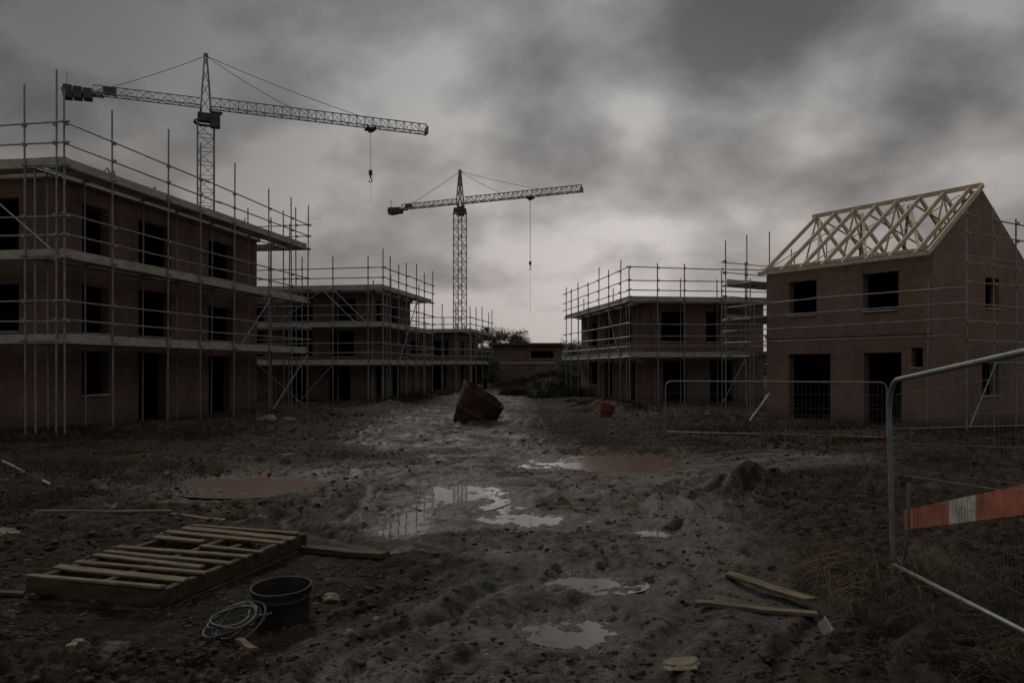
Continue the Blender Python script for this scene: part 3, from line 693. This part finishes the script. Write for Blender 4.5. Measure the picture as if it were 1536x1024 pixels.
# ------------------------------------------------------------------ rocks and clods
def ico():
    p = (1 + 5 ** .5) / 2
    v = [(-1, p, 0), (1, p, 0), (-1, -p, 0), (1, -p, 0), (0, -1, p), (0, 1, p), (0, -1, -p), (0, 1, -p), (p, 0, -1), (p, 0, 1), (-p, 0, -1), (-p, 0, 1)]
    f = [(0, 11, 5), (0, 5, 1), (0, 1, 7), (0, 7, 10), (0, 10, 11), (1, 5, 9), (5, 11, 4), (11, 10, 2), (10, 7, 6), (7, 1, 8), (3, 9, 4), (3, 4, 2), (3, 2, 6), (3, 6, 8), (3, 8, 9), (4, 9, 5), (2, 4, 11), (6, 2, 10), (8, 6, 7), (9, 8, 1)]
    v = [Vector(q).normalized() for q in v]; return v, f
IV, IF = ico()
def sub(v, f):
    v = list(v); c = {}; nf = []
    def mid(a, b_):
        k = (min(a, b_), max(a, b_))
        if k not in c: v.append(((v[a] + v[b_]) / 2).normalized()); c[k] = len(v) - 1
        return c[k]
    for a, b_, d in f:
        x, y, z = mid(a, b_), mid(b_, d), mid(d, a); nf += [(a, x, z), (b_, y, x), (d, z, y), (x, y, z)]
    return v, nf
SV, SF = sub(*sub(IV, IF))
def rock(x, y, r_, label, mat='stone', sq=(1, .8, .6)):
    off = Vector((x * 3, y * 3, 1)); v = []
    for q in SV:
        k = 1 + .55 * mn.noise(q * 1.3 + off) + .2 * mn.noise(q * 3.5 + off); v.append((q.x * k * r_ * sq[0], q.y * k * r_ * sq[1], q.z * k * r_ * sq[2]))
    mb = MB(); mb.v = v; mb.f = SF; mb.m = [0] * len(SF); ob = mb.done('rock', M[mat]); ob.location = (x, y, H(x, y) + r_ * .1); ob.rotation_euler = (0, 0, x * 7)
    ob['label'] = label; ob['category'] = 'rock'; ob['group'] = 'stones lying in the mud'
rock(-1.37, 6.05, .08, 'pale buff stone beside black bucket')
rock(-1.08, 5.28, .045, 'small pale muddy stone'); rock(-.95, 5.6, .03, 'small pale muddy stone')
rock(-2.75, 5.05, .06, 'flat brown stone in mud', sq=(1.2, .9, .4))
rock(-5.4, 8.4, .12, 'flat pale stone at edge of grass', sq=(1.4, 1, .35))
rock(-4.95, 10.5, .06, 'small pale stone beside puddle'); rock(-8.0, 26.0, .3, 'pale lumpy sack of rubble by scaffolding', sq=(1.3, .8, .6))
rock(-7.4, 26.5, .18, 'pale lump of broken concrete', sq=(1.4, 1, .5))
rock(1.55, 4.85, .05, 'brown stone half sunk in mud', 'clod', sq=(1.2, .9, .5)); rock(1.0, 4.65, .09, 'flat pale half-buried slab of stone', sq=(1.4, .9, .2)); rock(1.95, 4.75, .1, 'flat brown half-buried stone', 'clod', sq=(1.1, 1.0, .25))
rock(-.25, 5.9, .012, 'small white pebble on dark mud', 'boardwhite')
def scatter(name, cnt, area, smin, smax, mat, seed, vv=IV, ff=IF, thr=.48):
    rg_ = np.random.default_rng(seed); V = []; F = []
    ys = area[2] * (area[3] / area[2]) ** rg_.uniform(0, 1, cnt); xs = rg_.uniform(-1, 1, cnt) * (area[1] * ys + 1)
    hh_, tr_, wt_ = terrain(xs, ys); cl = fbm(xs, ys, 1.1, 3, 33)
    base = np.array([tuple(q) for q in vv]); ffa = np.array(ff); k = 0
    for i in range(cnt):
        if wt_[i] > .45 or (tr_[i] > .4 and rg_.random() < .6) or cl[i] < thr: continue
        s = smin * (smax / smin) ** (rg_.random() ** 2.2) * (.7 + ys[i] / 20)
        p = base * (1 + rg_.uniform(-.45, .45, (len(base), 1))) * s * np.array([1, rg_.uniform(.6, 1), rg_.uniform(.35, .65)])
        a_ = rg_.uniform(0, 6.28); ca, sa = math.cos(a_), math.sin(a_)
        p = np.stack([p[:, 0] * ca - p[:, 1] * sa + xs[i], p[:, 0] * sa + p[:, 1] * ca + ys[i], p[:, 2] + hh_[i]], 1)
        V.append(p); F.append(ffa + k * len(base)); k += 1
    mb = MB(); mb.v = np.concatenate(V).tolist(); mb.f = np.concatenate(F).tolist(); mb.m = [0] * len(mb.f)
    mb.done(name, mat, smooth=True, kind='stuff')
scatter('mud_clods', 60000, (0, .75, 3.2, 28), .006, .040, M['clod'], 1, thr=.40)
scatter('pale_gravel', 1500, (0, .75, 3.2, 20), .003, .011, M['stone'], 2, thr=.42)

# ------------------------------------------------------------------ grass
def grass(name, zones, mat, seed):
    rg_ = np.random.default_rng(seed); V = []; F = []; k = 0
    for (x0, x1, y0, y1, cnt, h0, h1, wd) in zones:
        xs = rg_.uniform(x0, x1, cnt); ys = rg_.uniform(y0, y1, cnt)
        cl = fbm(xs, ys, 1.3 if y0 < 20 else .5, 3, 44); ok = rg_.random(cnt) < sst(.42, .62, cl)
        ex = np.minimum(np.minimum(xs - x0, x1 - xs) / (x1 - x0), np.minimum(ys - y0, y1 - ys) / (y1 - y0)) * 5
        ok &= rg_.random(cnt) < np.clip(ex, .03, 1)
        if y0 > 25: ok &= terrain(xs, ys)[1] < .4
        xs = xs[ok]; ys = ys[ok]; hz = terrain(xs, ys)[0]; n_ = len(xs)
        hh_ = (h0 + (h1 - h0) * rg_.random(n_) ** 3) * (.4 + cl[ok])
        a_ = rg_.uniform(0, 6.28, n_) * .5 + 6.28 * fbm(xs, ys, .8, 2, 71); lean = rg_.uniform(.5, 2.6, n_) * hh_; pa = rg_.uniform(0, 6.28, n_)
        wx, wy = np.cos(pa) * wd, np.sin(pa) * wd; dx, dy = np.cos(a_) * lean, np.sin(a_) * lean
        P_ = [np.stack(q, 1) for q in ((xs - wx, ys - wy, hz - .01), (xs + wx, ys + wy, hz - .01), (xs + dx * .35 - wx * .7, ys + dy * .35 - wy * .7, hz + hh_ * .6), (xs + dx * .35 + wx * .7, ys + dy * .35 + wy * .7, hz + hh_ * .6), (xs + dx, ys + dy, hz + hh_ * .7))]
        V.append(np.stack(P_, 1).reshape(-1, 3))
        id_ = np.arange(n_) * 5 + k
        F += np.stack([id_, id_ + 1, id_ + 3, id_ + 2], 1).tolist() + np.stack([id_ + 2, id_ + 3, id_ + 4], 1).tolist(); k += 5 * n_
    mb = MB(); mb.v = np.concatenate(V).tolist(); mb.f = F; mb.m = [0] * len(F); mb.done(name, mat, kind='stuff')
grass('grass', [(2.4, 5.8, 3.6, 8.0, 18000, .02, .13, .0022), (-12, -4.6, 8.6, 15, 56000, .02, .20, .0035), (3.6, 10, 8, 15, 6000, .02, .12, .0035), (4, 13, 17, 25, 20000, .06, .36, .008),
                (-13, -6, 18.5, 22, 6000, .05, .24, .008), (-1.5, 7, 44, 69, 44000, .2, .9, .028), (2.5, 6, 30, 42, 8000, .08, .45, .018), (-7, -3.5, 34, 56, 9000, .1, .5, .018)], M['grass'], 3)
grass('dry_grass', [(2.3, 3.9, 4.4, 7.2, 20000, .03, .42, .0018), (-11, -4.8, 9.2, 14.5, 9000, .02, .18, .003), (3.4, 9, 8, 15, 3000, .02, .14, .003), (4, 12, 18.3, 24, 8000, .08, .42, .006), (-1, 6.5, 46, 68, 12000, .2, .75, .022), (-9, -5, 21, 30, 1800, .08, .25, .008), (2.5, 6, 30, 42, 3000, .08, .4, .012)], M['dry'], 4)
mb = MB()
for i in range(210):
    x, y = 2.75 + R.gauss(0, .28), 6.05 + R.gauss(0, .5); z = H(x, y); a_ = R.uniform(1.2, 5.4); l = R.uniform(.2, .9)
    mb.path([(x + math.cos(a_) * l * f, y + math.sin(a_) * l * f * .5, z + l * (1.3 * f - 1.1 * f * f)) for f in (0, .2, .4, .6, .8, 1)], [.0028, .0026, .0024, .002, .0015, .0008], 3)
mb.done('dry_stalks', M['dry'], kind='stuff')

# ------------------------------------------------------------------ trees
def tree(x, y, hgt, spread, seed, label):
    rr = random.Random(seed); e = empty('tree', (x, y, 0), 0, label, 'tree', 'trees behind the site')
    mb = MB(); mb.path([(0, 0, -.2), (.05, 0, hgt * .25), (.1, .05, hgt * .5), (.0, .1, hgt * .8)], [.18, .14, .09, .03], 8)
    tips = []
    for i in range(30):
        z0 = hgt * rr.uniform(.15, .72); a_ = rr.uniform(0, 6.28); l = spread * rr.uniform(.4, .9) * (1.15 - z0 / hgt * .6)
        p0 = Vector((.08, .03, z0)); p1 = p0 + Vector((math.cos(a_) * l * .5, math.sin(a_) * l * .5, l * .35)); p2 = p0 + Vector((math.cos(a_) * l, math.sin(a_) * l, l * rr.uniform(.3, .55)))
        mb.path([p0, p1, p2], [.05, .03, .01], 5); tips += [p1, p2, p2 + Vector((rr.uniform(-.4, .4), rr.uniform(-.4, .4), rr.uniform(0, .4)))]
    mb.done('trunk', M['bark'], e)
    mb = MB()
    for tp in tips:
        cr = rr.uniform(.35, .75)
        for i in range(100):
            c = tp + Vector((rr.gauss(0, cr * .6), rr.gauss(0, cr * .6), rr.gauss(0, cr * .42))); s = rr.uniform(.05, .12)
            u_ = Vector((rr.uniform(-1, 1), rr.uniform(-1, 1), rr.uniform(-1, 1))).normalized(); w_ = u_.orthogonal().normalized()
            mb.quad(c - u_ * s, c - w_ * s * .5, c + u_ * s, c + w_ * s * .5)
    mb.done('crown', M['leaf'], e)
for i, (x, y, hg, sp) in enumerate(((-2.2, 84, 6.8, 2.8), (0, 86, 6.2, 2.6), (-5, 92, 5.8, 2.6), (3.4, 95, 5.2, 2.2), (7, 90, 5.2, 2.6), (4.9, 67, 3.0, 1.4), (-2.3, 67.5, 2.8, 1.3), (24, 60, 5.5, 2.5), (16.5, 62, 5, 2.2))):
    tree(x, y, hg, sp, 50 + i, 'small dark bushy tree standing behind the site')
rg_ = np.random.default_rng(9); n_ = 26000
xs = rg_.uniform(-190, 190, n_); ys = 165 + rg_.uniform(-4, 4, n_); tp = 2.0 + 4.5 * fbm(xs, ys * 0, .07, 4, 3); zs = tp * rg_.random(n_) ** .7
C_ = np.stack([xs, ys, zs], 1); U_ = rg_.normal(size=(n_, 3)); U_ /= np.linalg.norm(U_, axis=1)[:, None]; W_ = np.cross(U_, rg_.normal(size=(n_, 3))); W_ /= np.linalg.norm(W_, axis=1)[:, None]
S_ = rg_.uniform(.25, .7, (n_, 1)); V_ = np.stack([C_ - U_ * S_, C_ - W_ * S_ * .6, C_ + U_ * S_, C_ + W_ * S_ * .6], 1).reshape(-1, 3)
mb = MB(); mb.v = V_.tolist(); mb.f = (np.arange(n_ * 4).reshape(n_, 4)).tolist(); mb.m = [0] * n_; mb.done('distant_hedge', M['leaf'], kind='stuff')

# ------------------------------------------------------------------ world, sun, camera
w = bpy.data.worlds.new('World'); scene.world = w; w.use_nodes = True; t = w.node_tree; t.nodes.clear()
out = N(t, 'ShaderNodeOutputWorld'); bg = N(t, 'ShaderNodeBackground'); bg2 = N(t, 'ShaderNodeBackground'); add = N(t, 'ShaderNodeAddShader')
t.links.new(bg.outputs[0], add.inputs[0]); t.links.new(bg2.outputs[0], add.inputs[1]); t.links.new(add.outputs[0], out.inputs[0])
sky = N(t, 'ShaderNodeTexSky', sky_type='NISHITA'); sky.sun_disc = False
t.links.new(sky.outputs[0], bg2.inputs[0]); bg2.inputs[1].default_value = .001
tc = N(t, 'ShaderNodeTexCoord'); d_ = tc.outputs['Generated']; s = N(t, 'ShaderNodeSeparateXYZ'); t.links.new(d_, s.inputs[0])
zc = mth(t, 'MAXIMUM', s.outputs[2], 0.0); den = mth(t, 'ADD', zc, .50)
cx = N(t, 'ShaderNodeCombineXYZ'); t.links.new(mth(t, 'DIVIDE', s.outputs[0], den), cx.inputs[0]); t.links.new(mth(t, 'DIVIDE', s.outputs[1], den), cx.inputs[1]); cx.inputs[2].default_value = 3.7
f = noise(t, cx.outputs[0], 4.4, 6, .5, .1); fb = noise(t, cx.outputs[0], 1.9, 2, .5, .2)
cl = mth(t, 'ADD', mth(t, 'MULTIPLY', f, .56), mth(t, 'MULTIPLY', fb, .44))
shade0 = ramp(t, cl, [(.39, .50), (.45, .74), (.51, 1.02), (.57, 1.42)])
# clouds lose contrast towards the horizon haze
hz_ = ramp(t, zc, [(.0, .7), (.10, .25), (.2, 0)])
shade = mth(t, 'ADD', mth(t, 'MULTIPLY', shade0, mth(t, 'SUBTRACT', 1.0, hz_)), mth(t, 'MULTIPLY', hz_, 1.02))
def lobe(dx, dy, dz, sharp, amp):
    v = Vector((dx, dy, dz)).normalized(); dp = N(t, 'ShaderNodeVectorMath', operation='DOT_PRODUCT'); t.links.new(d_, dp.inputs[0]); dp.inputs[1].default_value = v
    return mth(t, 'MULTIPLY', mth(t, 'POWER', mth(t, 'MAXIMUM', dp.outputs['Value'], 0.0), sharp), amp)
lum = mth(t, 'ADD', .150, lobe(.16, 1, .10, 8, .235))
lum = mth(t, 'ADD', lum, lobe(.26, 1, .18, 45, .07))
lum = mth(t, 'ADD', lum, mth(t, 'MULTIPLY', mth(t, 'MAXIMUM', mth(t, 'SUBTRACT', s.outputs[2], .5), 0.0), .9))
lum = mth(t, 'SUBTRACT', lum, lobe(.30, 1, .43, 45, .12)); lum = mth(t, 'SUBTRACT', lum, lobe(.28, 1, .23, 350, .07)); lum = mth(t, 'SUBTRACT', lum, lobe(.03, 1, .30, 300, .06)); lum = mth(t, 'SUBTRACT', lum, lobe(-.5, 1, .5, 24, .08))
tint = ramp(t, zc, [(0, (1.09, .97, .915)), (.2, (1.05, .985, .94)), (.45, (.99, .995, .98))])
v = N(t, 'ShaderNodeVectorMath', operation='SCALE'); t.links.new(tint, v.inputs[0]); t.links.new(mth(t, 'MULTIPLY', mth(t, 'MAXIMUM', lum, .03), shade), v.inputs['Scale'])
t.links.new(v.outputs[0], bg.inputs[0]); bg.inputs[1].default_value = 1.0

sd_ = bpy.data.lights.new('sun', 'SUN'); sd_.energy = .85; sd_.angle = math.radians(14); sd_.color = (1, .91, .80)
so = bpy.data.objects.new('sun', sd_); COL.objects.link(so)
az, el = math.radians(-22), math.radians(35)
dirv = Vector((math.sin(az) * math.cos(el), math.cos(az) * math.cos(el), math.sin(el)))
so.rotation_euler = dirv.to_track_quat('Z', 'Y').to_euler(); so.location = (0, 0, 60); sky.sun_rotation = az; sky.sun_elevation = el

cd = bpy.data.cameras.new('camera'); cd.lens = 28; cd.sensor_width = 36; cd.shift_y = 38 / 1536; cd.clip_end = 6000
co = bpy.data.objects.new('camera', cd); COL.objects.link(co); co.location = (0, 0, 1.8); co.rotation_euler = (math.radians(90), 0, 0)
scene.camera = co
scene.view_settings.view_transform = 'Standard'; scene.view_settings.look = 'None'; scene.view_settings.exposure = 0
